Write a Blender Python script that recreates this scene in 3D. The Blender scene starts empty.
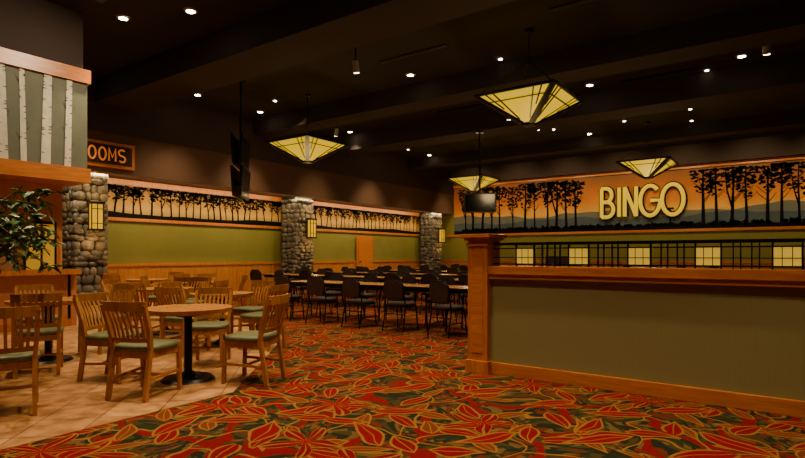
import bpy, math, random
from mathutils import Vector, Matrix
random.seed(7)
S = bpy.context.scene
COL = S.collection

# ------------------------------------------------------------------ materials
def nodes(name):
    m = bpy.data.materials.new(name); m.use_nodes = True
    nt = m.node_tree
    return m, nt, nt.nodes["Principled BSDF"]

def setc(b, c): b.inputs["Base Color"].default_value = (*c, 1)

def plain(name, c, rough=0.6, metal=0.0, emit=0.0, ec=None, bump=0.0, bscale=80, var=0.0, vscale=4, spec=None):
    m, nt, b = nodes(name)
    setc(b, c); b.inputs["Roughness"].default_value = rough; b.inputs["Metallic"].default_value = metal
    if spec is not None: b.inputs["Specular IOR Level"].default_value = spec
    if emit:
        b.inputs["Emission Color"].default_value = (*(ec or c), 1)
        b.inputs["Emission Strength"].default_value = emit
    tc = nt.nodes.new("ShaderNodeTexCoord")
    if var:
        n = nt.nodes.new("ShaderNodeTexNoise"); n.inputs["Scale"].default_value = vscale; n.inputs["Detail"].default_value = 4
        nt.links.new(tc.outputs["Object"], n.inputs["Vector"])
        r = nt.nodes.new("ShaderNodeValToRGB")
        r.color_ramp.elements[0].position = .3; r.color_ramp.elements[1].position = .7
        r.color_ramp.elements[0].color = (*[x*(1-var) for x in c], 1)
        r.color_ramp.elements[1].color = (*[min(1, x*(1+var)) for x in c], 1)
        nt.links.new(n.outputs["Fac"], r.inputs["Fac"]); nt.links.new(r.outputs["Color"], b.inputs["Base Color"])
    if bump:
        n = nt.nodes.new("ShaderNodeTexNoise"); n.inputs["Scale"].default_value = bscale
        nt.links.new(tc.outputs["Object"], n.inputs["Vector"])
        bp = nt.nodes.new("ShaderNodeBump"); bp.inputs["Strength"].default_value = bump
        nt.links.new(n.outputs["Fac"], bp.inputs["Height"]); nt.links.new(bp.outputs["Normal"], b.inputs["Normal"])
    return m

def wood(name, c1, c2, scale=(14, 14, 1.5), rough=0.35):
    m, nt, b = nodes(name)
    tc = nt.nodes.new("ShaderNodeTexCoord"); mp = nt.nodes.new("ShaderNodeMapping")
    mp.inputs["Scale"].default_value = scale
    n = nt.nodes.new("ShaderNodeTexNoise"); n.inputs["Scale"].default_value = 2.0; n.inputs["Detail"].default_value = 6; n.inputs["Distortion"].default_value = .6
    r = nt.nodes.new("ShaderNodeValToRGB")
    r.color_ramp.elements[0].position = .3; r.color_ramp.elements[1].position = .7
    r.color_ramp.elements[0].color = (*c1, 1); r.color_ramp.elements[1].color = (*c2, 1)
    nt.links.new(tc.outputs["Object"], mp.inputs["Vector"]); nt.links.new(mp.outputs["Vector"], n.inputs["Vector"])
    nt.links.new(n.outputs["Fac"], r.inputs["Fac"]); nt.links.new(r.outputs["Color"], b.inputs["Base Color"])
    b.inputs["Roughness"].default_value = rough
    return m

class NT:
    def __init__(s, nt): s.nt = nt
    def v(s, x, sock):
        if isinstance(x, (int, float)): sock.default_value = x
        elif isinstance(x, tuple): sock.default_value = x
        else: s.nt.links.new(x, sock)
    def math(s, op, a, b=0.0, c=None):
        n = s.nt.nodes.new("ShaderNodeMath"); n.operation = op
        s.v(a, n.inputs[0]); s.v(b, n.inputs[1])
        if c is not None: s.v(c, n.inputs[2])
        return n.outputs[0]
    def mix(s, f, a, b):
        n = s.nt.nodes.new("ShaderNodeMix"); n.data_type = 'RGBA'
        s.v(f, n.inputs[0]); s.v(a, n.inputs[6]); s.v(b, n.inputs[7])
        return n.outputs[2]
    def vm(s, op, a, b=None):
        n = s.nt.nodes.new("ShaderNodeVectorMath"); n.operation = op
        s.v(a, n.inputs[0])
        if b is not None: s.v(b, n.inputs[1])
        return n

def carpet_mat():
    m, nt, b = nodes("patterned_carpet"); h = NT(nt)
    g = nt.nodes.new("ShaderNodeNewGeometry"); P = g.outputs["Position"]
    nz = nt.nodes.new("ShaderNodeTexNoise"); nz.inputs["Scale"].default_value = 2.0; nz.inputs["Detail"].default_value = 1
    nt.links.new(P, nz.inputs["Vector"])
    off = h.vm('SUBTRACT', nz.outputs["Color"], (.5, .5, .5)).outputs[0]
    sc = h.vm('SCALE', off); sc.inputs[3].default_value = .6
    W = h.vm('ADD', P, sc.outputs[0]).outputs[0]
    flat = h.vm('MULTIPLY', W, (1, 1, 0)).outputs[0]
    GOLD = (.25, .115, .026, 1)
    # mottled dark green / olive / rust ground
    v3 = nt.nodes.new("ShaderNodeTexVoronoi"); v3.voronoi_dimensions = '2D'; v3.inputs["Scale"].default_value = 20
    nt.links.new(flat, v3.inputs["Vector"])
    s3 = nt.nodes.new("ShaderNodeSeparateColor"); nt.links.new(v3.outputs["Color"], s3.inputs[0])
    r = nt.nodes.new("ShaderNodeValToRGB"); cr = r.color_ramp; cr.interpolation = 'CONSTANT'
    cr.elements[0].color = (.018, .020, .010, 1); cr.elements[1].position = .28; cr.elements[1].color = (.050, .040, .014, 1)
    for p, c in ((.48, (.024, .028, .012, 1)), (.62, (.12, .022, .010, 1)), (.82, (.12, .07, .022, 1))):
        e = cr.elements.new(p); e.color = c
    nt.links.new(s3.outputs[1], r.inputs["Fac"])
    base = r.outputs["Color"]
    # big winding tendrils
    def tendril(base, scale, wd, ph, colr):
        v1 = nt.nodes.new("ShaderNodeTexVoronoi"); v1.feature = 'DISTANCE_TO_EDGE'; v1.voronoi_dimensions = '2D'; v1.inputs["Scale"].default_value = scale
        nt.links.new(h.vm('ADD', flat, (ph, ph, 0)).outputs[0], v1.inputs["Vector"])
        return h.mix(h.math('LESS_THAN', v1.outputs["Distance"], wd), base, colr)
    base = tendril(base, 1.5, .055, 4.4, (.17, .007, .007, 1))
    base = tendril(base, 2.2, .020, 0, GOLD)
    # pointed leaves
    def leaves(base, scale, L, w, ph, red, ww=.012, warp=.2):
        vf = nt.nodes.new("ShaderNodeTexVoronoi"); vf.voronoi_dimensions = '2D'; vf.inputs["Scale"].default_value = scale; vf.inputs["Randomness"].default_value = .75
        s2 = h.vm('SCALE', off); s2.inputs[3].default_value = warp
        Wf = h.vm('ADD', h.vm('ADD', P, s2.outputs[0]).outputs[0], (ph, ph*.7, 0)).outputs[0]
        Wf = h.vm('MULTIPLY', Wf, (1, 1, 0)).outputs[0]
        nt.links.new(Wf, vf.inputs["Vector"])
        d = h.vm('SUBTRACT', Wf, vf.outputs["Position"]).outputs[0]
        sx = nt.nodes.new("ShaderNodeSeparateXYZ"); nt.links.new(d, sx.inputs[0])
        sr = nt.nodes.new("ShaderNodeSeparateColor"); nt.links.new(vf.outputs["Color"], sr.inputs[0])
        a = h.math('MULTIPLY', sr.outputs[0], 6.283)
        ca, sa = h.math('COSINE', a), h.math('SINE', a)
        xp = h.math('ADD', h.math('MULTIPLY', sx.outputs[0], ca), h.math('MULTIPLY', sx.outputs[1], sa))
        yp = h.math('SUBTRACT', h.math('MULTIPLY', sx.outputs[1], ca), h.math('MULTIPLY', sx.outputs[0], sa))
        q = h.math('DIVIDE', xp, L)
        prof = h.math('MULTIPLY', h.math('SUBTRACT', 1.0, h.math('MULTIPLY', q, q)), h.math('SUBTRACT', 1.0, h.math('MULTIPLY', q, .35)))
        ay = h.math('ABSOLUTE', yp)
        e = h.math('SUBTRACT', ay, h.math('MULTIPLY', prof, w))
        ins = h.math('LESS_THAN', e, 0.0)
        near = h.math('LESS_THAN', h.math('ABSOLUTE', q), 1.05)
        outl = h.math('MULTIPLY', h.math('LESS_THAN', h.math('ABSOLUTE', e), ww), near)
        ins = h.math('MULTIPLY', ins, near)
        vein = h.math('MULTIPLY', ins, h.math('LESS_THAN', ay, ww*.45))
        o = h.mix(ins, base, red); o = h.mix(vein, o, GOLD)
        return h.mix(outl, o, GOLD)
    def rosette(base, scale, R0, R1, n, ww, phase):
        vf = nt.nodes.new("ShaderNodeTexVoronoi"); vf.voronoi_dimensions = '2D'; vf.inputs["Scale"].default_value = scale; vf.inputs["Randomness"].default_value = .65
        s2 = h.vm('SCALE', off); s2.inputs[3].default_value = .25
        Wf = h.vm('ADD', h.vm('ADD', P, s2.outputs[0]).outputs[0], (phase, phase*.7, 0)).outputs[0]
        Wf = h.vm('MULTIPLY', Wf, (1, 1, 0)).outputs[0]
        nt.links.new(Wf, vf.inputs["Vector"])
        d = h.vm('SUBTRACT', Wf, vf.outputs["Position"]).outputs[0]
        sx = nt.nodes.new("ShaderNodeSeparateXYZ"); nt.links.new(d, sx.inputs[0])
        dx, dy = sx.outputs[0], sx.outputs[1]
        rr = h.math('SQRT', h.math('ADD', h.math('MULTIPLY', dx, dx), h.math('MULTIPLY', dy, dy)))
        sr = nt.nodes.new("ShaderNodeSeparateColor"); nt.links.new(vf.outputs["Color"], sr.inputs[0])
        an = h.math('ADD', h.math('MULTIPLY', h.math('ARCTAN2', dy, dx), n*.5), h.math('MULTIPLY', sr.outputs[0], 6.28))
        pc = h.math('ABSOLUTE', h.math('COSINE', an))
        pe = h.math('POWER', pc, 1.8)
        R = h.math('ADD', h.math('MULTIPLY', pe, R1), R0)
        inside = h.math('LESS_THAN', rr, R)
        outl = h.math('LESS_THAN', h.math('ABSOLUTE', h.math('SUBTRACT', rr, R)), ww)
        vein = h.math('MULTIPLY', inside, h.math('GREATER_THAN', pc, .994))
        red = h.mix(h.math('DIVIDE', rr, R0+R1), (.21, .005, .007, 1), (.12, .004, .004, 1))
        o = h.mix(inside, base, red)
        o = h.mix(outl, o, GOLD)
        return h.mix(vein, o, GOLD)
    base = leaves(base, 2.1, .18, .055, 7.1, (.15, .035, .010, 1), .008)
    base = leaves(base, 2.0, .19, .068, 2.3, (.17, .006, .007, 1), .009)
    base = leaves(base, 1.55, .26, .080, 5.9, (.19, .006, .008, 1), .010)
    base = rosette(base, .9, .03, .28, 5, .010, 0.0)
    nf = nt.nodes.new("ShaderNodeTexNoise"); nf.inputs["Scale"].default_value = 220
    nt.links.new(P, nf.inputs["Vector"])
    bp = nt.nodes.new("ShaderNodeBump"); bp.inputs["Strength"].default_value = .35; bp.inputs["Distance"].default_value = .01
    nt.links.new(nf.outputs["Fac"], bp.inputs["Height"]); nt.links.new(bp.outputs["Normal"], b.inputs["Normal"])
    nt.links.new(base, b.inputs["Base Color"]); b.inputs["Roughness"].default_value = .95
    b.inputs["Specular IOR Level"].default_value = .05
    return m

def tile_mat():
    m, nt, b = nodes("terracotta_tile")
    g = nt.nodes.new("ShaderNodeNewGeometry"); mp = nt.nodes.new("ShaderNodeMapping")
    mp.inputs["Rotation"].default_value = (0, 0, math.radians(45))
    br = nt.nodes.new("ShaderNodeTexBrick"); br.offset = 0; br.squash = 1
    br.inputs["Scale"].default_value = 1; br.inputs["Brick Width"].default_value = .42; br.inputs["Row Height"].default_value = .42
    br.inputs["Mortar Size"].default_value = .007
    br.inputs["Color1"].default_value = (.46, .215, .075, 1); br.inputs["Color2"].default_value = (.62, .32, .12, 1)
    br.inputs["Mortar"].default_value = (.19, .10, .045, 1)
    nt.links.new(g.outputs["Position"], mp.inputs["Vector"]); nt.links.new(mp.outputs["Vector"], br.inputs["Vector"])
    n = nt.nodes.new("ShaderNodeTexNoise"); n.inputs["Scale"].default_value = 6; n.inputs["Detail"].default_value = 7
    nt.links.new(g.outputs["Position"], n.inputs["Vector"])
    mx = nt.nodes.new("ShaderNodeMix"); mx.data_type = 'RGBA'; mx.blend_type = 'MULTIPLY'; mx.inputs[0].default_value = .85
    r = nt.nodes.new("ShaderNodeValToRGB"); r.color_ramp.elements[0].position = .36; r.color_ramp.elements[0].color = (.45, .38, .33, 1); r.color_ramp.elements[1].position = .6
    nt.links.new(n.outputs["Fac"], r.inputs["Fac"])
    nt.links.new(br.outputs["Color"], mx.inputs[6]); nt.links.new(r.outputs["Color"], mx.inputs[7])
    nt.links.new(mx.outputs[2], b.inputs["Base Color"]); b.inputs["Roughness"].default_value = .42
    return m

def zramp(name, z0, z1, stops, rough=.7, noise=.08, emit=0):
    m, nt, b = nodes(name); h = NT(nt)
    g = nt.nodes.new("ShaderNodeNewGeometry"); s = nt.nodes.new("ShaderNodeSeparateXYZ")
    nt.links.new(g.outputs["Position"], s.inputs[0])
    n = nt.nodes.new("ShaderNodeTexNoise"); n.inputs["Scale"].default_value = .9; n.inputs["Detail"].default_value = 5
    nt.links.new(g.outputs["Position"], n.inputs["Vector"])
    f = h.math('DIVIDE', h.math('SUBTRACT', s.outputs[2], z0), z1-z0)
    f = h.math('ADD', f, h.math('MULTIPLY', h.math('SUBTRACT', n.outputs["Fac"], .5), noise*4))
    r = nt.nodes.new("ShaderNodeValToRGB"); cr = r.color_ramp
    cr.elements[0].position = stops[0][0]; cr.elements[0].color = (*stops[0][1], 1)
    cr.elements[1].position = stops[-1][0]; cr.elements[1].color = (*stops[-1][1], 1)
    for p, c in stops[1:-1]:
        e = cr.elements.new(p); e.color = (*c, 1)
    nt.links.new(f, r.inputs["Fac"]); nt.links.new(r.outputs["Color"], b.inputs["Base Color"])
    b.inputs["Roughness"].default_value = rough
    return m

def island_mat(name, stops, rough=.6, bump=.3):
    m, nt, b = nodes(name)
    g = nt.nodes.new("ShaderNodeNewGeometry")
    r = nt.nodes.new("ShaderNodeValToRGB"); cr = r.color_ramp
    cr.elements[0].position = stops[0][0]; cr.elements[0].color = (*stops[0][1], 1)
    cr.elements[1].position = stops[-1][0]; cr.elements[1].color = (*stops[-1][1], 1)
    for p, c in stops[1:-1]:
        e = cr.elements.new(p); e.color = (*c, 1)
    nt.links.new(g.outputs["Random Per Island"], r.inputs["Fac"])
    n = nt.nodes.new("ShaderNodeTexNoise"); n.inputs["Scale"].default_value = 12; n.inputs["Detail"].default_value = 6
    nt.links.new(g.outputs["Position"], n.inputs["Vector"])
    mx = nt.nodes.new("ShaderNodeMix"); mx.data_type = 'RGBA'; mx.blend_type = 'OVERLAY'; mx.inputs[0].default_value = .5
    nt.links.new(r.outputs["Color"], mx.inputs[6]); nt.links.new(n.outputs["Fac"], mx.inputs[7])
    nt.links.new(mx.outputs[2], b.inputs["Base Color"])
    if bump:
        bp = nt.nodes.new("ShaderNodeBump"); bp.inputs["Strength"].default_value = bump
        nt.links.new(n.outputs["Fac"], bp.inputs["Height"]); nt.links.new(bp.outputs["Normal"], b.inputs["Normal"])
    b.inputs["Roughness"].default_value = rough
    return m

def ribbed(name, c):
    m, nt, b = nodes(name)
    g = nt.nodes.new("ShaderNodeNewGeometry"); w = nt.nodes.new("ShaderNodeTexWave")
    w.bands_direction = 'X'; w.inputs["Scale"].default_value = 30; w.inputs["Distortion"].default_value = .3
    nt.links.new(g.outputs["Position"], w.inputs["Vector"])
    r = nt.nodes.new("ShaderNodeValToRGB")
    r.color_ramp.elements[0].color = (*[x*.86 for x in c], 1); r.color_ramp.elements[1].color = (*[x*1.08 for x in c], 1)
    nt.links.new(w.outputs["Fac"], r.inputs["Fac"]); nt.links.new(r.outputs["Color"], b.inputs["Base Color"])
    bp = nt.nodes.new("ShaderNodeBump"); bp.inputs["Strength"].default_value = .15; bp.inputs["Distance"].default_value = .01
    nt.links.new(w.outputs["Fac"], bp.inputs["Height"]); nt.links.new(bp.outputs["Normal"], b.inputs["Normal"])
    b.inputs["Roughness"].default_value = .8
    return m

M = {}
M['carpet'] = carpet_mat(); M['tile'] = tile_mat()
M['ceil'] = plain("ceiling_paint", (.011, .007, .0055), .9)
M['beam'] = plain("beam_paint", (.017, .010, .007), .85)
M['green'] = plain("olive_wall_paint", (.22, .205, .032), .75, var=.06, vscale=1.5)
M['brown'] = plain("brown_soffit_paint", (.085, .036, .015), .8)
M['dkbrown'] = plain("dark_brown_paint", (.030, .014, .008), .8)
M['wood'] = wood("cherry_wood", (.42, .12, .015), (.62, .205, .03))
M['woodh'] = wood("cherry_wood_horizontal", (.42, .12, .015), (.62, .205, .03), scale=(1.5, 6, 14))
M['oak'] = wood("oak_chair_wood", (.32, .12, .024), (.52, .22, .05))
M['wains'] = wood("wainscot_wood", (.42, .155, .03), (.54, .22, .05), scale=(6, 6, 1))
M['black'] = plain("black_metal", (.012, .011, .01), .35, .6)
M['blackp'] = plain("black_plastic", (.012, .012, .014), .3)
M['screen'] = plain("tv_screen", (.008, .009, .012), .12)
M['rib'] = ribbed("ribbed_olive_fabric", (.25, .215, .085))
M['seat'] = plain("green_vinyl", (.12, .13, .055), .5)
M['tabtop'] = wood("table_laminate", (.42, .16, .035), (.60, .25, .06), scale=(2, 10, 2), rough=.25)
M['banq'] = plain("banquet_fabric", (.022, .012, .012), .8, bump=.2)
M['banqb'] = plain("banquet_back_fabric", (.045, .022, .02), .7, bump=.2)
M['btop'] = wood("banquet_laminate", (.36, .17, .05), (.46, .22, .07), scale=(2, 8, 2), rough=.25)
M['peach'] = plain("peach_plaster", (.50, .19, .065), .7, var=.1, vscale=3)
M['sage'] = plain("sage_panel", (.12, .125, .085), .7, var=.08)
M['birch'] = plain("birch_bark", (.62, .57, .44), .7, var=.12, vscale=8)
M['barkdk'] = plain("birch_marks", (.06, .06, .05), .8)
M['sil'] = plain("painted_silhouette", (.003, .004, .0035), .6, spec=.1)
M['hill'] = plain("painted_hills", (.06, .09, .11), .7, var=.25, vscale=1)
M['hill2'] = plain("painted_far_hills", (.15, .155, .13), .7, var=.15, vscale=1)
M['mural'] = zramp("sunset_mural", 2.4, 4.9, [(0, (.25, .18, .05)), (.3, (.80, .42, .05)), (.48, (.66, .22, .012)), (.72, (.44, .12, .008)), (1, (.20, .08, .02))])
M['mural2'] = zramp("woodland_mural", 2.36, 3.4, [(0, (.22, .15, .05)), (.3, (.60, .35, .08)), (.6, (.44, .22, .04)), (1, (.17, .08, .02))])
M['gold'] = plain("gold_letter", (.30, .18, .001), .5, emit=.72, ec=(1, .60, .0))
M['lett'] = plain("sign_letter", (.8, .22, .04), .4, emit=.3, ec=(1, .28, .02))
M['glow'] = plain("amber_glass", (.16, .10, .002), .5, emit=.80, ec=(1, .62, .0))
M['lantern'] = plain("lantern_glass", (.3, .15, .005), .5, emit=.80, ec=(1, .52, .0))
M['glass'] = plain("cream_art_glass", (.45, .30, .06), .35, emit=.50, ec=(1, .62, .06), var=.15, vscale=12)  # emission stands in for light coming through the railing panels
M['menu'] = plain("menu_panel", (.5, .28, .04), .5, emit=.28, ec=(1, .5, .02))
M['bulb'] = plain("lamp_lens", (1, .9, .7), .4, emit=40, ec=(1, .85, .6))
M['bulbs'] = plain("lamp_lens_small", (1, .9, .7), .4, emit=14, ec=(1, .85, .6))
M['ring'] = plain("lamp_trim", (.25, .22, .18), .4)
M['mortar'] = plain("mortar", (.025, .02, .015), .9)
M['stone'] = island_mat("river_stone", [(0, (.08, .072, .06)), (.3, (.15, .128, .10)), (.6, (.11, .10, .085)), (.8, (.22, .185, .135)), (1, (.055, .05, .042))])
M['leaf'] = island_mat("variegated_leaf", [(0, (.02, .07, .010)), (.5, (.04, .12, .018)), (.8, (.13, .22, .06)), (1, (.40, .42, .22))], rough=.4, bump=0)
M['trunk'] = plain("trunk_bark", (.12, .07, .03), .9)
M['pot'] = plain("clay_pot", (.3, .12, .06), .6)
M['soil'] = plain("soil", (.03, .02, .012), .95)
M['granite'] = plain("dark_counter", (.03, .028, .025), .25)

# ------------------------------------------------------------------ mesh builder
class MB:
    def __init__(s): s.v = []; s.f = []; s.m = []; s.sm = []; s.sl = []
    def mi(s, k):
        if k not in s.sl: s.sl.append(k)
        return s.sl.index(k)
    def add(s, vs, fs, k, smooth=False):
        o = len(s.v); s.v += [tuple(x) for x in vs]; i = s.mi(k)
        for f in fs: s.f.append([o+a for a in f]); s.m.append(i); s.sm.append(smooth)
    def box(s, x0, x1, y0, y1, z0, z1, k):
        vs = [(x0,y0,z0),(x1,y0,z0),(x1,y1,z0),(x0,y1,z0),(x0,y0,z1),(x1,y0,z1),(x1,y1,z1),(x0,y1,z1)]
        s.add(vs, [(3,2,1,0),(4,5,6,7),(0,1,5,4),(1,2,6,5),(2,3,7,6),(3,0,4,7)], k)
    def beam(s, p, q, w, h, k, up=(0,0,1)):
        p = Vector(p); q = Vector(q); d = (q-p).normalized(); u = Vector(up)
        if abs(d.dot(u)) > .95: u = Vector((0,1,0))
        a = d.cross(u).normalized()*w/2; b = a.normalized().cross(d).normalized()*h/2
        vs = [p-a-b,p+a-b,p+a+b,p-a+b,q-a-b,q+a-b,q+a+b,q-a+b]
        s.add(vs, [(3,2,1,0),(4,5,6,7),(0,1,5,4),(1,2,6,5),(2,3,7,6),(3,0,4,7)], k)
    def cyl(s, p, q, r1, r2, k, n=14, smooth=True):
        p = Vector(p); q = Vector(q); d = (q-p).normalized(); u = Vector((0,0,1)) if abs(d.z) < .95 else Vector((1,0,0))
        a = d.cross(u).normalized(); b = d.cross(a).normalized()
        vs = []
        for c, r in ((p, r1), (q, r2)):
            for i in range(n):
                t = 2*math.pi*i/n; vs.append(c+a*r*math.cos(t)+b*r*math.sin(t))
        s.add(vs, [(i,(i+1)%n,n+(i+1)%n,n+i) for i in range(n)], k, smooth)
        s.add(vs[:n], [tuple(range(n))[::-1]], k); s.add(vs[n:], [tuple(range(n))], k)
    def tube(s, pts, r, k, n=8):
        for a, b in zip(pts[:-1], pts[1:]): s.cyl(a, b, r, r, k, n)
    def ball(s, c, sc, k, nu=10, nv=6, jit=0, pw=1.0):
        vs = []; fs = []
        for j in range(nv+1):
            ph = math.pi*j/nv - math.pi/2
            for i in range(nu):
                th = 2*math.pi*i/nu
                f = lambda t: math.copysign(abs(t)**pw, t)
                x = f(math.cos(ph))*f(math.cos(th)); y = f(math.cos(ph))*f(math.sin(th)); z = f(math.sin(ph))
                jj = 1+random.uniform(-jit, jit) if 0 < j < nv else 1
                vs.append(Vector(c)+Vector((x*sc[0]*jj, y*sc[1]*jj, z*sc[2]*jj)))
        for j in range(nv):
            for i in range(nu):
                fs.append((j*nu+i, j*nu+(i+1)%nu, (j+1)*nu+(i+1)%nu, (j+1)*nu+i))
        s.add(vs, fs, k, True)
    def mesh(s, name):
        me = bpy.data.meshes.new(name); me.from_pydata(s.v, [], s.f)
        for k in s.sl: me.materials.append(M[k])
        me.polygons.foreach_set("material_index", s.m); me.polygons.foreach_set("use_smooth", s.sm)
        me.update(); return me
    def build(s, name, loc=(0,0,0), rz=0, bevel=0):
        o = place(s.mesh(name), name, loc, rz)
        if bevel:
            b = o.modifiers.new("bevel", 'BEVEL'); b.width = bevel; b.segments = 2; b.limit_method = 'ANGLE'
        return o

def place(me, name, loc, rz=0):
    o = bpy.data.objects.new(name, me); COL.objects.link(o); o.location = loc; o.rotation_euler = (0, 0, rz); return o

def bx(name, x0, x1, y0, y1, z0, z1, k):
    m = MB(); m.box(x0, x1, y0, y1, z0, z1, k); return m.build(name)

# ------------------------------------------------------------------ room shell
XL, XR, YF, YB, ZC = -15.4, 5.5, -3.5, 24.9, 5.8
XS = -14.36
bx("floor", XL-.2, XR+.2, YF-.2, YB+.2, -.1, 0, 'carpet')
m = MB(); P = [(-4.25,YF+.01),(-4.25,3.2),(-6.47,5.84),(-8.8,7.3),(-13,8.6),(XL+.01,8.6),(XL+.01,YF+.01)]
n = len(P); m.add([(x,y,.004) for x,y in P]+[(x,y,0) for x,y in P], [tuple(range(n))]+[(i,n+i,n+(i+1)%n,(i+1)%n) for i in range(n)], 'tile')
m.build("floor_tile")
bx("ceiling", XL-.2, XR+.2, YF-.2, YB+.2, ZC, ZC+.1, 'ceil')
bx("wall_left", XL-.2, XL, YF-.2, YB+.2, 0, ZC, 'green')
bx("wall_back", XL, XR, YB, YB+.2, 0, ZC, 'green')
bx("wall_right", XR, XR+.2, YF-.2, YB+.2, 0, ZC, 'green')
bx("wall_front", XL, XR, YF-.2, YF, 0, ZC, 'brown')
BEAMS = ((6.6,7.7,5.2),(11.6,12.4,5.3),(15.1,16.1,5.2),(20.6,21.2,5.35),(1.0,1.8,5.2))
for (y0, y1, z0) in BEAMS:
    bx("ceiling_beam" , XS, XR, y0, y1, z0, ZC, 'beam')
m = MB()
for (x, y) in ((-6.8,9.9),(-2.6,9.6),(-8,14.4),(-2.6,14.6),(-5,17.8),(-9,4.6),(-3,5.8)):
    m.box(x-.9, x+.9, y-.07, y+.07, ZC-.02, ZC, 'black')
m.build("air_slot_diffuser")

# soffit along left wall
m = MB(); m.box(XL, -14.4, YF, YB, 3.45, 4.5, 'brown'); m.box(XL, -14.38, YF, YB, 4.5, ZC, 'dkbrown')
m.build("soffit_left")
m = MB()
m.box(XL, XL+.08, YF, YB, 3.30, 3.45, 'wood')
m.box(XL, XL+.07, YF, YB, 2.27, 2.36, 'wood')
m.build("trim_1")
m = MB(); m.box(XL, XL+.03, YF, YB, 0, 1.0, 'wains'); m.box(XL, XL+.06, YF, YB, .97, 1.05, 'wood'); m.box(XL, XL+.05, YF, YB, 0, .14, 'wood')
y = YF
while y < YB: m.box(XL, XL+.045, y, y+.06, .14, .97, 'wood'); y += .8
m.build("trim_2")
m = MB(); m.box(XL+.1, XR, YB-.03, YB, 0, 1.0, 'wains'); m.box(XL+.1, XR, YB-.06, YB, .97, 1.05, 'wood')
x = XL+.1
while x < XR: m.box(x, x+.06, YB-.045, YB, .1, .97, 'wood'); x += .8
m.box(XL+.1, XR, YB-.08, YB, 2.27, 2.38, 'wood'); m.box(XS, XR, YB-.12, YB, 4.86, 5.0, 'wood')
m.build("trim_3")
m = MB(); m.box(XS, XR, YB-.35, YB, 5.0, ZC, 'dkbrown'); m.build("soffit_back")

# door in left wall
m = MB(); m.box(XL+.065, XL+.09, 18.0, 19.15, 0, 2.15, 'wood'); m.box(XL+.09, XL+.11, 18.1, 19.05, .02, 2.05, 'woodh')
m.cyl((XL+.11,18.2,1.0),(XL+.17,18.2,1.0),.03,.03,'black'); m.build("door_1")

# ------------------------------------------------------------------ murals
def blob(mb, f, u, z, rx, rz, k='sil', n=9, off=0):
    pts = []
    for i in range(n):
        t = 2*math.pi*i/n; j = random.uniform(.5, 1.3)
        pts.append(f(u+rx*j*math.cos(t), z+rz*j*math.sin(t), off))
    mb.add([f(u, z, off)]+pts, [(0, 1+i, 1+(i+1) % n) for i in range(n)], k)
def stem(mb, f, pts, w0, w1, k='sil', off=0):
    n = len(pts); vs = []
    for i, (u, z) in enumerate(pts):
        w = w0+(w1-w0)*i/(n-1)
        vs += [f(u-w/2, z, off), f(u+w/2, z, off)]
    mb.add(vs, [(2*i, 2*i+1, 2*i+3, 2*i+2) for i in range(n-1)], k)
def tree(mb, f, u, z0, z1, w, cw, limit, nb=11, bs=1.0, low=.45):
    lean = random.uniform(-.06, .06); H = z1-z0; fork = random.random() < .5
    stem(mb, f, [(u-w*.4, z0), (u, z0+.12), (u+lean*.5, z0+H*.4), (u+lean, z0+H*.7), (u+lean*.6, z0+H*.97)], w*1.3, w*.4)
    if fork:
        s = random.choice((-1, 1)); stem(mb, f, [(u+lean*.3, z0+H*.3), (u+s*cw*.22, z0+H*.6), (u+s*cw*.3, z0+H*.95)], w*.7, w*.3)
    for j in range(8):
        zz = z0+H*random.uniform(.38, .8); s = random.choice((-1, 1)); e = cw*random.uniform(.25, .5)
        stem(mb, f, [(u+lean, zz), (u+lean+s*e*.5, zz+H*.07), (u+lean+s*e, zz+H*.16)], w*.35, w*.15)
    for i in range(nb):
        t = random.random()**.55
        zz = z0+H*(low+(.98-low)*t); sp = cw*(.40+.45*t)
        blob(mb, f, u+lean+random.uniform(-sp, sp)*.6, min(limit-bs*.12, zz), bs*random.uniform(.06, .13), bs*random.uniform(.04, .08))

fB = lambda u, z, o=0: (u, YB-.032-o, z)
m = MB(); m.box(XS, XR-.02, YB-.03, YB-.01, 2.38, 4.86, 'mural')
def ridge(mb, f, u0, u1, zb, zm, amp, k, seed, off):
    N = 90; vs = []
    for i in range(N+1):
        u = u0+(u1-u0)*i/N
        z = zm+amp*(math.sin(u*.9+seed)+.5*math.sin(u*2.3+seed*2)+.25*math.sin(u*5.1+seed))
        vs += [f(u, zb, off), f(u, z, off)]
    mb.add(vs, [(2*i, 2*i+2, 2*i+3, 2*i+1) for i in range(N)], k)
ridge(m, fB, XS, XR-.02, 2.38, 3.22, .10, 'hill2', 1, 0)
ridge(m, fB, XS, XR-.02, 2.38, 2.96, .08, 'hill', 3, .002)
ridge(m, fB, XS, XR-.02, 2.38, 2.58, .03, 'sil', 5, .004)
f2 = lambda u, z, o=0: fB(u, z, .006)
u = XS+.7
while u < XR-.7:
    if -7.3 < u < -3.1:
        if random.random() < .5: tree(m, f2, u, 2.45, 3.3, .05, .3, 4.85, 14, .6)
        u += random.uniform(.9, 1.3)
        continue
    tree(m, f2, u, 2.4, random.uniform(4.7, 4.9), random.uniform(.07, .14), random.uniform(.7, 1.0), 4.84, 75, .8, random.uniform(.45, .62))
    u += random.uniform(.40, .72)
for i in range(160):
    blob(m, f2, random.uniform(XS+.5, XR-.4), 2.58, random.uniform(.06, .16), random.uniform(.06, .14))
m.build("sunset_tree_mural")

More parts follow.
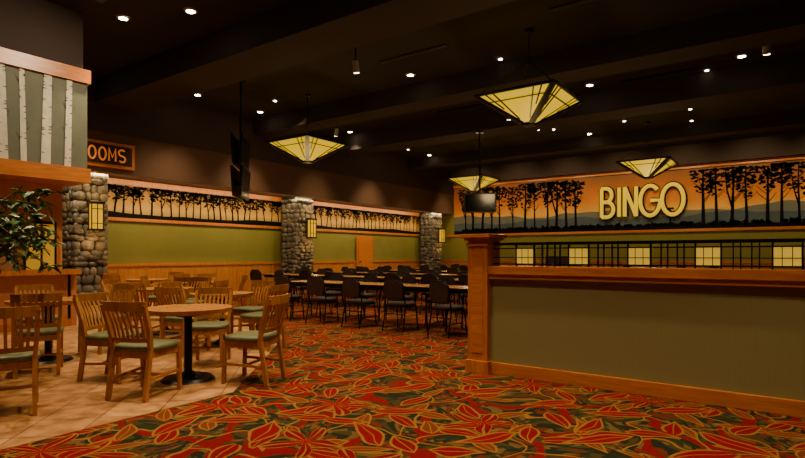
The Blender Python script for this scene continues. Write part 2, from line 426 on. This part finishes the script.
fL = lambda u, z, o=0: (XL+.032+o, u, z)
m = MB(); m.box(XL+.01, XL+.03, YF+.02, YB-.15, 2.36, 3.30, 'mural2')
ridge(m, fL, YF+.02, YB-.15, 2.36, 2.5, .03, 'sil', 2, .002)
f3 = lambda u, z, o=0: fL(u, z, .004)
u = 5.0
while u < YB-.6:
    tree(m, f3, u, 2.4, 3.3, random.uniform(.04, .065), random.uniform(.34, .46), 3.32, 40, .48, .5); u += random.uniform(.20, .34)
for i in range(160):
    blob(m, f3, 5+random.random()*(YB-5.6), 3.24, random.uniform(.08, .16), random.uniform(.03, .05))
m.build("woodland_mural")

# ------------------------------------------------------------------ BINGO letters
def arc(cx, cz, rx, rz, a0, a1, n=22):
    return [(cx+rx*math.cos(math.radians(a0+(a1-a0)*i/n)), cz+rz*math.sin(math.radians(a0+(a1-a0)*i/n))) for i in range(n+1)]
def sign(name, strokes, loc, rot, depth, mat, flat=.6):
    cu = bpy.data.curves.new(name, 'CURVE'); cu.dimensions = '3D'; cu.bevel_depth = depth; cu.bevel_resolution = 2; cu.use_fill_caps = True
    for st in strokes:
        sp = cu.splines.new('POLY'); sp.points.add(len(st)-1)
        for p, (x, z) in zip(sp.points, st): p.co = (x, 0, z, 1)
    cu.materials.append(M[mat])
    o = bpy.data.objects.new(name+"_c", cu); COL.objects.link(o)
    bpy.context.view_layer.update()
    me = bpy.data.meshes.new_from_object(o.evaluated_get(bpy.context.evaluated_depsgraph_get()))
    bpy.data.objects.remove(o)
    o2 = bpy.data.objects.new(name, me); COL.objects.link(o2); o2.location = loc; o2.rotation_euler = rot; o2.scale = (1, flat, 1)
    return o2
H = 1.27
st = []
x = 0
st += [[(x, 0), (x, H)], [(x, H)]+arc(x+.2, H*.76, .26, H*.24, 90, -90)+[(x, H*.52)], [(x, H*.52)]+arc(x+.24, H*.26, .30, H*.26, 90, -90)+[(x, 0)]]
x = .80; st += [[(x, 0), (x, H)]]
x = 1.05; st += [[(x, 0), (x, H)], [(x, H), (x+.5, 0)], [(x+.5, 0), (x+.5, H)]]
x = 2.15; st += [arc(x, H/2, .42, H/2, 45, 360)+[(x+.02, H/2)]]
x = 3.08; st += [arc(x, H/2, .44, H/2, 0, 360)]
st = [[(px*.93, pz) for px, pz in s_] for s_ in st]
bs = sign("bingo_letter_sign", st, (-6.68, YB-.22, 2.98), (0, 0, 0), .082, 'gold', .5)
bo = sign("letter_backing", st, (0, .17, 0), (0, 0, 0), .135, 'black', .5); bo.parent = bs

# RESTROOMS sign on left soffit
m = MB(); m.box(-14.37, -14.30, 4.95, 7.6, 3.58, 4.24, 'wood'); m.box(-14.30, -14.285, 5.03, 7.52, 3.66, 4.16, 'dkbrown')
rs = m.build("restroom_sign")
st = []; h = .32; x = 0; w = .17
def L(ch, x):
    if ch == 'R': return [[(x,0),(x,h)],[(x,h)]+arc(x+w*.5,h*.75,w*.5,h*.25,90,-90,8)+[(x,h*.5)],[(x+w*.4,h*.5),(x+w,0)]]
    if ch == 'E': return [[(x+w,h),(x,h),(x,0),(x+w,0)],[(x,h*.5),(x+w*.8,h*.5)]]
    if ch == 'S': return [arc(x+w/2,h*.75,w/2,h*.25,40,270,10)+arc(x+w/2,h*.25,w/2,h*.25,90,-140,10)]
    if ch == 'T': return [[(x,h),(x+w,h)],[(x+w/2,h),(x+w/2,0)]]
    if ch == 'O': return [arc(x+w/2,h/2,w/2,h/2,0,360,18)]
    if ch == 'M': return [[(x,0),(x,h),(x+w/2,h*.3),(x+w,h),(x+w,0)]]
for ch in "RESTROOMS": st += L(ch, x); x += .25
lt = sign("letters", st, (0, 0, 0), (0, 0, 0), .024, 'lett', .8)
lt.rotation_euler = (0, 0, math.radians(90)); lt.location = (-14.275, 5.16, 3.75); lt.parent = rs

# ------------------------------------------------------------------ stone columns
def column(x0, x1, y0, y1, z1):
    m = MB(); m.box(x0+.04, x1-.07, y0+.07, y1-.07, 0, z1, 'mortar')
    z = .08
    while z < z1-.05:
        hh = random.uniform(.10, .24)
        y = y0+.02
        while y < y1-.02:
            w = random.uniform(.12, .36); w = min(w, y1-y)
            m.ball((x1-.07, y+w/2, z+random.uniform(-.04,.04)), (.07, w*.52, hh*.58), 'stone', 8, 6, .12, .75); y += w
        for yy in (y0+.07, y1-.07):
            x = x0+.04
            while x < x1-.04:
                w = random.uniform(.12, .34); w = min(w, x1-x)
                m.ball((x+w/2, yy, z+random.uniform(-.04,.04)), (w*.52, .07, hh*.58), 'stone', 8, 6, .12, .75); x += w
        z += hh
    return m.build("stone_column")
cols = [(6.15, 7.0), (13.6, 14.55), (22.9, 23.85)]
for (a, b) in cols: column(XL+.09, -14.48, a, b, 3.44)
def lantern(y):
    m = MB(); x = -14.48
    m.box(x, x+.05, y-.09, y+.09, 1.95, 2.65, 'black')
    m.box(x+.05, x+.21, y-.13, y+.13, 1.97, 2.60, 'lantern')
    m.box(x+.0, x+.25, y-.17, y+.17, 2.60, 2.66, 'black'); m.box(x+.0, x+.25, y-.16, y+.16, 1.92, 1.97, 'black')
    for yy in (-.14, 0, .14): m.box(x+.205, x+.225, y+yy-.010, y+yy+.010, 1.97, 2.6, 'black')
    for xx in (.05, .2):
        for yy in (-.14, .14): m.box(x+xx, x+xx+.015, y+yy-.01, y+yy+.01, 1.97, 2.6, 'black')
    for zz in (2.1, 2.47): m.box(x+.205, x+.222, y-.14, y+.14, zz, zz+.018, 'black')
    m.build("wall_lantern")
    for zz in (2.9, 1.7):
        l = bpy.data.lights.new("lantern_light", 'POINT'); l.energy = 9; l.color = (1, .55, .16); l.shadow_soft_size = .08
        o = bpy.data.objects.new("lantern_light", l); COL.objects.link(o); o.location = (x+.3, y, zz)
for y in (6.62, 14.3, 23.6): lantern(y)

# ------------------------------------------------------------------ kiosk (snack counter)
KO = (-10.59, 2.63, 0)
m = MB()
m.box(-6, 2.1, 0, 2.2, 2.90, 4.50, 'sage')
m.box(-6, 2.14, -.06, 2.2, 4.48, 4.73, 'woodh')
m.box(-6, 2.14, -.06, 2.2, 2.64, 2.90, 'woodh')
m.box(-6, 2.05, .05, 2.2, 4.73, ZC, 'dkbrown')
m.box(-6, 2.0, .8, 2.2, .0, 2.64, 'peach')
m.box(1.20, 1.95, .76, .8, 1.03, 2.15, 'wood'); m.box(1.38, 1.84, .74, .76, 1.03, 1.88, 'menu')
for a in (1.33, 1.605, 1.84): m.box(a, a+.035, .73, .745, 1.03, 1.92, 'black')
m.box(1.33, 1.875, .73, .745, 1.88, 1.93, 'black'); m.box(1.33, 1.875, .73, .745, 1.58, 1.60, 'black')
m.box(-2.5, .9, .76, .8, 1.35, 2.3, 'wood'); m.box(-2.4, .8, .74, .76, 1.42, 2.22, 'menu')
m.box(-6, 1.85, .08, .25, 0, 1.0, 'peach'); m.box(-6, 1.87, .05, .25, 0, .14, 'wood')
m.box(-6, 1.95, -.08, .5, 1.0, 1.03, 'granite'); m.box(-6, 1.96, -.10, -.05, .95, 1.04, 'wood')
m.box(1.80, 1.95, .08, .5, 0, 1.0, 'peach')
for a in (-3.0,): m.box(a, a+.2, .05, .3, 1.0, 2.64, 'peach')
x = -5.8
while x < 2.0:
    w = random.uniform(.09, .16); x2 = x+random.uniform(-.05, .05)
    m.add([(x-w/2,-.012,2.90),(x+w/2,-.012,2.90),(x2+w*.42,-.012,4.48),(x2-w*.42,-.012,4.48)], [(0,1,2,3)], 'birch')
    for j in range(16):
        z = random.uniform(2.95, 4.44); xx = x+(x2-x)*(z-2.95)/1.5; q = random.choice((-1, 1))
        m.add([(xx+q*w*.45,-.014,z),(xx+q*w*.05,-.014,z+.006),(xx+q*w*.45,-.014,z+.02)], [(0,1,2),(2,1,0)], 'barkdk')
    for j in range(4):
        z = random.uniform(3.1, 4.2); q = random.choice((-1, 1)); xx = x+(x2-x)*(z-2.95)/1.5
        m.add([(xx,-.008,z),(xx,-.008,z+.035),(xx+q*.12,-.008,z+.24)], [(0,1,2),(2,1,0)], 'birch')
    x += random.uniform(.22, .36)
m.build("snack_counter_kiosk", KO, math.pi/2)

# ------------------------------------------------------------------ half wall with railing
m = MB()
m.box(-2.65, XR, 5.37, 5.53, 0, 1.05, 'rib')
m.box(-2.65, XR, 5.34, 5.56, 0, .13, 'woodh')
m.box(-2.65, XR, 5.32, 5.58, 1.04, 1.09, 'woodh'); m.box(-2.65, XR, 5.30, 5.60, 1.09, 1.18, 'woodh')
m.box(-2.88, -2.64, 5.29, 5.61, 0, 1.46, 'wood'); m.box(-2.90, -2.62, 5.265, 5.635, 0, .14, 'wood')
m.box(-2.90, -2.625, 5.27, 5.63, 1.40, 1.43, 'wood'); m.box(-2.91, -2.61, 5.25, 5.65, 1.46, 1.49, 'woodh'); m.box(-2.935, -2.585, 5.225, 5.675, 1.49, 1.53, 'woodh')
m.box(-2.83, -2.69, 5.282, 5.29, .22, 1.33, 'woodh')
m.build("half_wall", bevel=.004)
m = MB()
ya, yb = 5.435, 5.465
m.box(-2.64, XR, ya-.015, yb+.015, 1.405, 1.435, 'black')
m.box(-2.64, XR, ya, yb, 1.365, 1.378, 'black'); m.box(-2.64, XR, ya, yb, 1.195, 1.21, 'black')
m.box(-2.64, XR, ya, yb, 1.27, 1.278, 'black')
x = -2.27; 
while x < XR-.2:
    m.box(x-.095, x+.095, 5.444, 5.456, 1.21, 1.365, 'glass')
    for s in (-.1, .1): m.box(x+s-.007, x+s+.007, ya, yb, 1.18, 1.41, 'black')
    for s in (-.035, .035): m.box(x+s-.003, x+s+.003, 5.44, 5.46, 1.21, 1.365, 'black')
    for s in (.19, .245, .325, .38): m.box(x+s-.005, x+s+.005, ya, yb, 1.18, 1.41, 'black')
    x += .571
m.build("craftsman_railing")

# ------------------------------------------------------------------ pendants
def pendant(x, y):
    m = MB(); r = .8; z0 = 4.42; dz = .5; a = .10
    c = [(-r,-r),(r,-r),(r,r),(-r,r)]; b = [(-a,-a),(a,-a),(a,a),(-a,a)]
    for i in range(4):
        j = (i+1) % 4
        p0, p1 = Vector((*c[i], z0)), Vector((*c[j], z0)); q0, q1 = Vector((*b[i], z0-dz)), Vector((*b[j], z0-dz))
        m.add([p0, p1, q1, q0], [(0,3,2,1)], 'glow')
        m.beam(p0, p1, .04, .05, 'black'); m.beam(p0, q0, .11, .05, 'black')
        ctr = (p0+p1+q0+q1)/4; off = Vector((ctr.x, ctr.y, -.6)).normalized()*.008
        for t in (.14, .24, .76, .86):
            k = .15 if .15 < t < .85 else .5
            m.beam(p0.lerp(p1, t)+off, (q0.lerp(q1, t)).lerp(p0.lerp(p1, t), k)+off, .026, .016, 'black')
        m.beam(p0.lerp(q0, .25)+off, p1.lerp(q1, .25)+off, .026, .016, 'black')
    m.box(-a-.02, a+.02, -a-.02, a+.02, z0-dz-.04, z0-dz+.02, 'black')
    m.box(-r, r, -r, r, z0-.01, z0+.0, 'glow')
    for s in c: m.cyl((s[0]*.95, s[1]*.95, z0), (0, 0, z0+.75), .009, .009, 'black', 6)
    m.cyl((0,0,z0+.7), (0,0,ZC), .015, .015, 'black', 8); m.cyl((0,0,ZC-.06),(0,0,ZC),.08,.1,'black',12)
    m.build("pyramid_pendant_light", (x, y, 0))
    l = bpy.data.lights.new("pendant_glow", 'POINT'); l.energy = 80; l.color = (1, .70, .32); l.shadow_soft_size = .3
    o = bpy.data.objects.new("pendant_glow", l); COL.objects.link(o); o.location = (x, y, 2.9)
for p in ((-4.17,10.2),(-10.9,10.7),(-10.4,19.6),(-3.8,19.6)): pendant(*p)

# ------------------------------------------------------------------ downlights
DL = [(-10.2,5.2),(-8.9,5.77),(-6.3,8.6),(-4.7,8.5),(-9.3,8.6),(-2.35,13.1),(-.8,14.3),(-4.2,14.4),(-6.0,13.1),(-9.6,13.3),(-13.4,5.6),(-13.4,8.9),
      (-13.4,11.1),(-12.9,14.8),(-13.4,17.9),(-4.0,17.3),(-2.2,17.6),(-1.8,21.6),(-5.9,20.2),(-7.2,18.4),(-10.7,17.0),(-.6,17.1),(-7.6,11.0),(-1.2,9.2),(-13,20.3),(-8.4,21.7),
      (-1.4,2.6),(-3.6,2.6),(-6.6,3.0),(1.4,3.2),(-5.4,5.3),(-2.6,4.5),(-7.0,.4),(-.5,-.5),(1.8,9.5),(2.2,14.5)]  # this row: out-of-view downlights added mainly to light the foreground
me = MB(); me.cyl((0,0,-.025),(0,0,0),.11,.13,'ring',18); me.cyl((0,0,-.03),(0,0,-.022),.075,.075,'bulb',16)
dme = me.mesh("recessed_downlight")
for (x, y) in DL:
    place(dme, "recessed_downlight", (x, y, ZC))
    l = bpy.data.lights.new("downlight_beam", 'SPOT'); l.energy = 600 if y < 6.5 else 440; l.color = (1, .74, .42); l.spot_size = math.radians(80); l.spot_blend = .75; l.shadow_soft_size = .08
    o = bpy.data.objects.new("downlight_beam", l); COL.objects.link(o); o.location = (x, y, ZC-.06)
me = MB(); me.cyl((0,0,-.3),(0,0,0),.015,.015,'black',8); me.cyl((0,.06,-.52),(0,-.02,-.28),.075,.065,'ring',14); me.cyl((0,.063,-.53),(0,.06,-.515),.055,.055,'bulbs',14)
tme = me.mesh("track_spotlight")
for (x, y, r) in ((-7.6,8.9,.4),(-12.2,13.3,1.2),(-.3,12.8,0),(-6.6,14.6,.3)): place(tme, "track_spotlight", (x, y, ZC), r)
me = MB(); me.cyl((0,0,-.02),(0,0,0),.045,.045,'bulbs',10)
sme = me.mesh("small_ceiling_light")
for k in range(60): 
    x, y = random.uniform(-13.8, 0), random.uniform(7.9, 22)
    if any(a-.1 < y < b+.1 for a, b, c in BEAMS): continue
    if k % 2: place(sme, "small_ceiling_light", (x, y, ZC))

def area(name, loc, rot, sx, sy, e, c=(1, .74, .42)):
    l = bpy.data.lights.new(name, 'AREA'); l.shape = 'RECTANGLE'; l.size = sx; l.size_y = sy; l.energy = e; l.color = c
    o = bpy.data.objects.new(name, l); COL.objects.link(o); o.location = loc; o.rotation_euler = rot
# added fill strip under the left soffit, for an even wash on the wall
area("wall_fill_strip", (-14.48, 14.5, 3.40), (0, math.radians(38), 0), .06, 18.5, 210, (1, .73, .36))
y = 5.2
while y < 24:
    l = bpy.data.lights.new("wall_washer", 'SPOT'); l.energy = 400; l.color = (1, .78, .42); l.spot_size = math.radians(44); l.spot_blend = 1; l.shadow_soft_size = .06
    o = bpy.data.objects.new("wall_washer", l); COL.objects.link(o); o.location = (-11.6, y, 5.75)
    o.rotation_euler = Vector((-3.8, 0, -3.9)).to_track_quat('-Z', 'Y').to_euler()
    y += 3.1
x = -13.0
while x < 4:
    l = bpy.data.lights.new("mural_washer", 'SPOT'); l.energy = 240; l.color = (1, .74, .38); l.spot_size = math.radians(95); l.spot_blend = 1; l.shadow_soft_size = .08
    o = bpy.data.objects.new("mural_washer", l); COL.objects.link(o); o.location = (x, 22.3, 5.7); o.rotation_euler = (math.radians(52), 0, 0)
    x += 2.4
l = bpy.data.lights.new("kiosk_light", 'SPOT'); l.energy = 520; l.color = (1, .8, .52); l.spot_size = math.radians(90); l.spot_blend = 1
o = bpy.data.objects.new("kiosk_light", l); COL.objects.link(o); o.location = (-7.6, 4.6, 5.6)
o.rotation_euler = (Vector((-10.6, 3.6, 3.4))-Vector(o.location)).to_track_quat('-Z', 'Y').to_euler()

# ------------------------------------------------------------------ TVs
def tvset(x, y, rz, zs, w, ztop=ZC, g=.05):
    m = MB(); m.cyl((0,0,zs[-1]-.3),(0,0,ztop),.03,.03,'black',10); m.box(-.12,.12,-.12,.12,ztop-.03,ztop,'black')
    m.cyl((0,0,zs[0]),(0,0,zs[-1]),.03,.03,'black',10)
    for z in zs:
        for s in (-1, 1):
            y0, y1, y2, y3 = s*g, s*(g+.05), s*(g+.06), s*(g+.11)
            m.add([(-w/2, y0, z-w*.3), (w/2, y0, z-w*.3), (w/2, y1, z+w*.3), (-w/2, y1, z+w*.3),
                   (-w/2, y2, z-w*.3), (w/2, y2, z-w*.3), (w/2, y3, z+w*.3), (-w/2, y3, z+w*.3)],
                  [(3,2,1,0),(4,5,6,7),(0,1,5,4),(1,2,6,5),(2,3,7,6),(3,0,4,7)], 'blackp')
            a = w*.46; b = w*.26
            m.add([(-a, s*(g+.07), z-b), (a, s*(g+.07), z-b), (a, s*(g+.11), z+b), (-a, s*(g+.11), z+b)], [(0,1,2,3)], 'screen')
        m.box(-.05, .05, -g-.04, g+.04, z-.05, z+.05, 'black')
    m.build("hanging_television", (x, y, 0), rz)
tvset(-11.5, 8.9, math.radians(-47), [3.15, 3.95], 1.25)
tvset(-7.9, 15.3, math.radians(30), [2.95], 1.0, 5.2)
bx("equipment_cabinet", -8.6, -7.4, 22.9, 23.6, 0, 1.25, 'dkbrown')

# ------------------------------------------------------------------ dining chair
def dining():
    m = MB()
    for s in (-1, 1):
        m.beam((s*.20, .20, 0), (s*.20, .19, .43), .034, .034, 'oak')
        m.beam((s*.19, -.27, 0), (s*.19, -.20, .45), .034, .04, 'oak')
        m.beam((s*.19, -.20, .44), (s*.205, -.23, .64), .034, .04, 'oak')
        m.beam((s*.205, -.23, .63), (s*.21, -.31, .86), .034, .036, 'oak')
        m.beam((s*.19, -.20, .40), (s*.195, .19, .40), .022, .06, 'oak')
        m.beam((s*.19, -.24, .18), (s*.198, .19, .20), .018, .026, 'oak')
    m.beam((-.2, .195, .40), (.2, .195, .40), .022, .06, 'oak'); m.beam((-.19, -.2, .40), (.19, -.2, .40), .022, .06, 'oak')
    m.beam((-.19, -.03, .19), (.19, -.03, .19), .018, .024, 'oak')
    N = 8
    def cv(z, yb, dep): return [(-.225+.45*i/N, yb-dep*math.sin(math.pi*i/N), z) for i in range(N+1)]
    for a, b in zip(cv(.845, -.30, .045)[:-1], cv(.845, -.30, .045)[1:]): m.beam(a, b, .026, .085, 'oak')
    lo = cv(.535, -.208, .03)
    for a, b in zip(lo[1:-2], lo[2:-1]): m.beam(a, b, .022, .04, 'oak')
    m.beam((-.19,-.212,.535), lo[1], .022, .04, 'oak'); m.beam(lo[-2], (.19,-.212,.535), .022, .04, 'oak')
    for i in range(7):
        t = (i+1)/8; x = -.2+.4*t; dd = math.sin(math.pi*t)
        m.beam((x*.95, -.208-.03*dd, .54), (x, -.240-.036*dd, .68), .024, .012, 'oak', up=(0,1,0))
        m.beam((x, -.240-.036*dd, .68), (x*1.03, -.295-.042*dd, .81), .024, .012, 'oak', up=(0,1,0))
    m.ball((0, .0, .455), (.235, .225, .035), 'seat', 20, 8, 0, .45)
    return m.mesh("dining_chair")
DC = dining()
def chair(me, name, x, y, tx, ty, z=.004):
    dx, dy = tx-x, ty-y
    place(me, name, (x, y, z), math.atan2(-dx, dy))
def ptable():
    m = MB()
    m.cyl((0,0,.715),(0,0,.75),.43,.44,'tabtop',40); m.cyl((0,0,.70),(0,0,.716),.40,.42,'oak',40)
    m.cyl((0,0,.03),(0,0,.70),.04,.04,'black',16); m.cyl((0,0,.66),(0,0,.70),.12,.16,'black',16)
    m.cyl((0,0,.0),(0,0,.03),.27,.24,'black',28); m.cyl((0,0,.03),(0,0,.09),.14,.045,'black',20)
    return m.mesh("pedestal_table")
PT = ptable()
T = {1:(-7.37,2.84), 2:(-5.07,3.26), 3:(-8.35,4.95), 4:(-6.60,4.78), 5:(-9.7,6.4), 6:(-11.7,6.5)}
for t in T.values(): place(PT, "pedestal_table", (*t, .004))
t = T[2]
chair(DC, "dining_chair", -4.86, 2.70, -4.86-.42, 2.70+1)
chair(DC, "dining_chair", -4.50, 3.62, -5.3, 3.30)
chair(DC, "dining_chair", -5.72, 2.84, -4.9, 3.2)
chair(DC, "dining_chair", -5.60, 3.86, *t)
t = T[1]
chair(DC, "dining_chair", -5.26, 1.72, -6.7, 2.25)
chair(DC, "dining_chair", -6.72, 2.50, -7.6, 2.9)
chair(DC, "dining_chair", -7.50, 3.56, *t)
chair(DC, "dining_chair", -8.10, 3.00, *t)
chair(DC, "dining_chair", -7.62, 2.12, *t)
for k, a0, rr in ((3, .5, .68), (4, .25, .66), (5, .8, .66), (6, .3, .66)):
    t = T[k]
    for q in range(4):
        a = a0+q*math.pi/2+random.uniform(-.1, .1)
        chair(DC, "dining_chair", t[0]+rr*math.cos(a), t[1]+rr*math.sin(a), *t)

# ------------------------------------------------------------------ banquet chairs/tables
def banquet():
    m = MB()
    for s in (-1, 1):
        m.tube([(s*.21, .22, 0), (s*.20, .17, .42)], .012, 'black', 6)
        m.tube([(s*.21, -.26, 0), (s*.20, -.17, .42), (s*.19, -.23, .80), (s*.12, -.245, .885)], .012, 'black', 6)
        m.tube([(s*.205, -.18, .42), (s*.205, .18, .42)], .012, 'black', 6)
    m.tube([(-.12,-.245,.885), (.12,-.245,.885)], .012, 'black', 6)
    m.tube([(-.205,.17,.41), (.205,.17,.41)], .011, 'black', 6); m.tube([(-.2,-.19,.3), (.2,-.19,.3)], .009, 'black', 6)
    m.ball((0, .01, .455), (.225, .215, .04), 'banq', 16, 6, 0, .5)
    out = [(-.16, .55), (.16, .55), (.19, .66)]+[(.195*math.cos(math.radians(a))**.6, .74+.14*math.sin(math.radians(a))) for a in (15,35,60,85)]
    out += [(-x, z) for x, z in out[::-1][:4]]+[(-.19, .66)]
    n = len(out)
    yc = lambda z: -.185-(z-.42)*.13
    vs = [(x, yc(z)+.022, z) for x, z in out]+[(x, yc(z)-.026, z) for x, z in out]
    m.add(vs, [tuple(range(n))[::-1]]+[(i, (i+1) % n, n+(i+1) % n, n+i) for i in range(n)], 'banq')
    m.add(vs[n:], [tuple(range(n))], 'banqb')
    return m.mesh("banquet_chair")
BC = banquet()
def btable():
    m = MB(); m.box(-.915, .915, -.36, .36, .725, .75, 'btop'); m.box(-.92, .92, -.365, .365, .715, .742, 'black')
    for s in (-1, 1):
        for q in (-1, 1): m.tube([(s*.75, q*.28, 0), (s*.70, q*.26, .715)], .014, 'black', 6)
        m.tube([(s*.745,-.28,.1), (s*.745,.28,.1)], .011, 'black', 6)
    m.box(-.8,.8,-.3,-.28,.66,.715,'black'); m.box(-.8,.8,.28,.3,.66,.715,'black')
    return m.mesh("folding_table")
BT = btable()
rows = [(8.1, -8.6, -1.2, 1), (10.6, -12.4, -1.2, .85), (13.1, -12.9, -1.2, .75), (15.7, -12.9, -1.2, .75), (18.3, -12.9, -1.2, .75), (20.9, -12.9, -1.2, .7)]
for (y, xa, xb, pr) in rows:
    x = xa+.93
    while x < xb-.5:
        place(BT, "folding_table", (x, y, 0)); x += 1.87
    x = xa+.4
    while x < xb:
        for s in (-1, 1):
            if random.random() < pr:
                place(BC, "banquet_chair", (x+random.uniform(-.06,.06), y+s*(.60+random.uniform(-.04,.05)), 0), (0 if s < 0 else math.pi)+random.uniform(-.2,.2))
        x += .95

# ------------------------------------------------------------------ potted ficus
m = MB()
m.cyl((0,0,0),(0,0,.38),.17,.23,'pot',24); m.cyl((0,0,.36),(0,0,.40),.245,.245,'pot',24); m.cyl((0,0,.39),(0,0,.405),.21,.21,'soil',20)
pts = [Vector((0,0,.4)), Vector((.03,.01,.8)), Vector((-.02,.03,1.15)), Vector((.02,.0,1.55))]
for a, b in zip(pts[:-1], pts[1:]): m.cyl(a, b, .028, .022, 'trunk', 8)
for i in range(60):
    st0 = pts[2].lerp(pts[3], random.uniform(.2, 1)); a = random.uniform(0, 6.28); r = random.uniform(.4, .9); 
    e = Vector((r*math.cos(a), r*math.sin(a), st0.z+random.uniform(-.22, .38))); mid = st0.lerp(e, .55)+Vector((0,0,.16))
    m.cyl(st0, mid, .008, .006, 'trunk', 5); m.cyl(mid, e, .006, .003, 'trunk', 5)
    for t in range(30):
        q = st0.lerp(mid, random.random()) if t < 6 else mid.lerp(e, random.uniform(0, 1.05))
        d = Vector((random.uniform(-1,1), random.uniform(-1,1), random.uniform(-1.0,.3))).normalized()
        sd = d.cross(Vector((random.uniform(-.4,.4),random.uniform(-.4,.4),1))).normalized(); ln = random.uniform(.09, .15); wd = ln*.24
        nn = sd.cross(d)*.012
        m.add([q, q+d*ln*.35+sd*wd+nn, q+d*ln*.7+sd*wd*.7+nn, q+d*ln, q+d*ln*.7-sd*wd*.7+nn, q+d*ln*.35-sd*wd+nn, q+d*ln*.5], [(0,1,6),(1,2,6),(2,3,6),(3,4,6),(4,5,6),(5,0,6)], 'leaf')
m.build("potted_ficus_tree", (-6.22, 1.68, .004))

# ------------------------------------------------------------------ world, camera
w = bpy.data.worlds.new("room_ambient"); S.world = w; w.use_nodes = True
w.node_tree.nodes["Background"].inputs[0].default_value = (1, .8, .55, 1); w.node_tree.nodes["Background"].inputs[1].default_value = .1
cam = bpy.data.cameras.new("camera"); co = bpy.data.objects.new("camera", cam); COL.objects.link(co)
cam.lens = 24; cam.sensor_width = 36; cam.shift_y = 26/805; cam.clip_end = 100
co.location = (0, 0, 1.3); co.rotation_euler = (math.radians(90), 0, math.radians(35.5))
S.camera = co
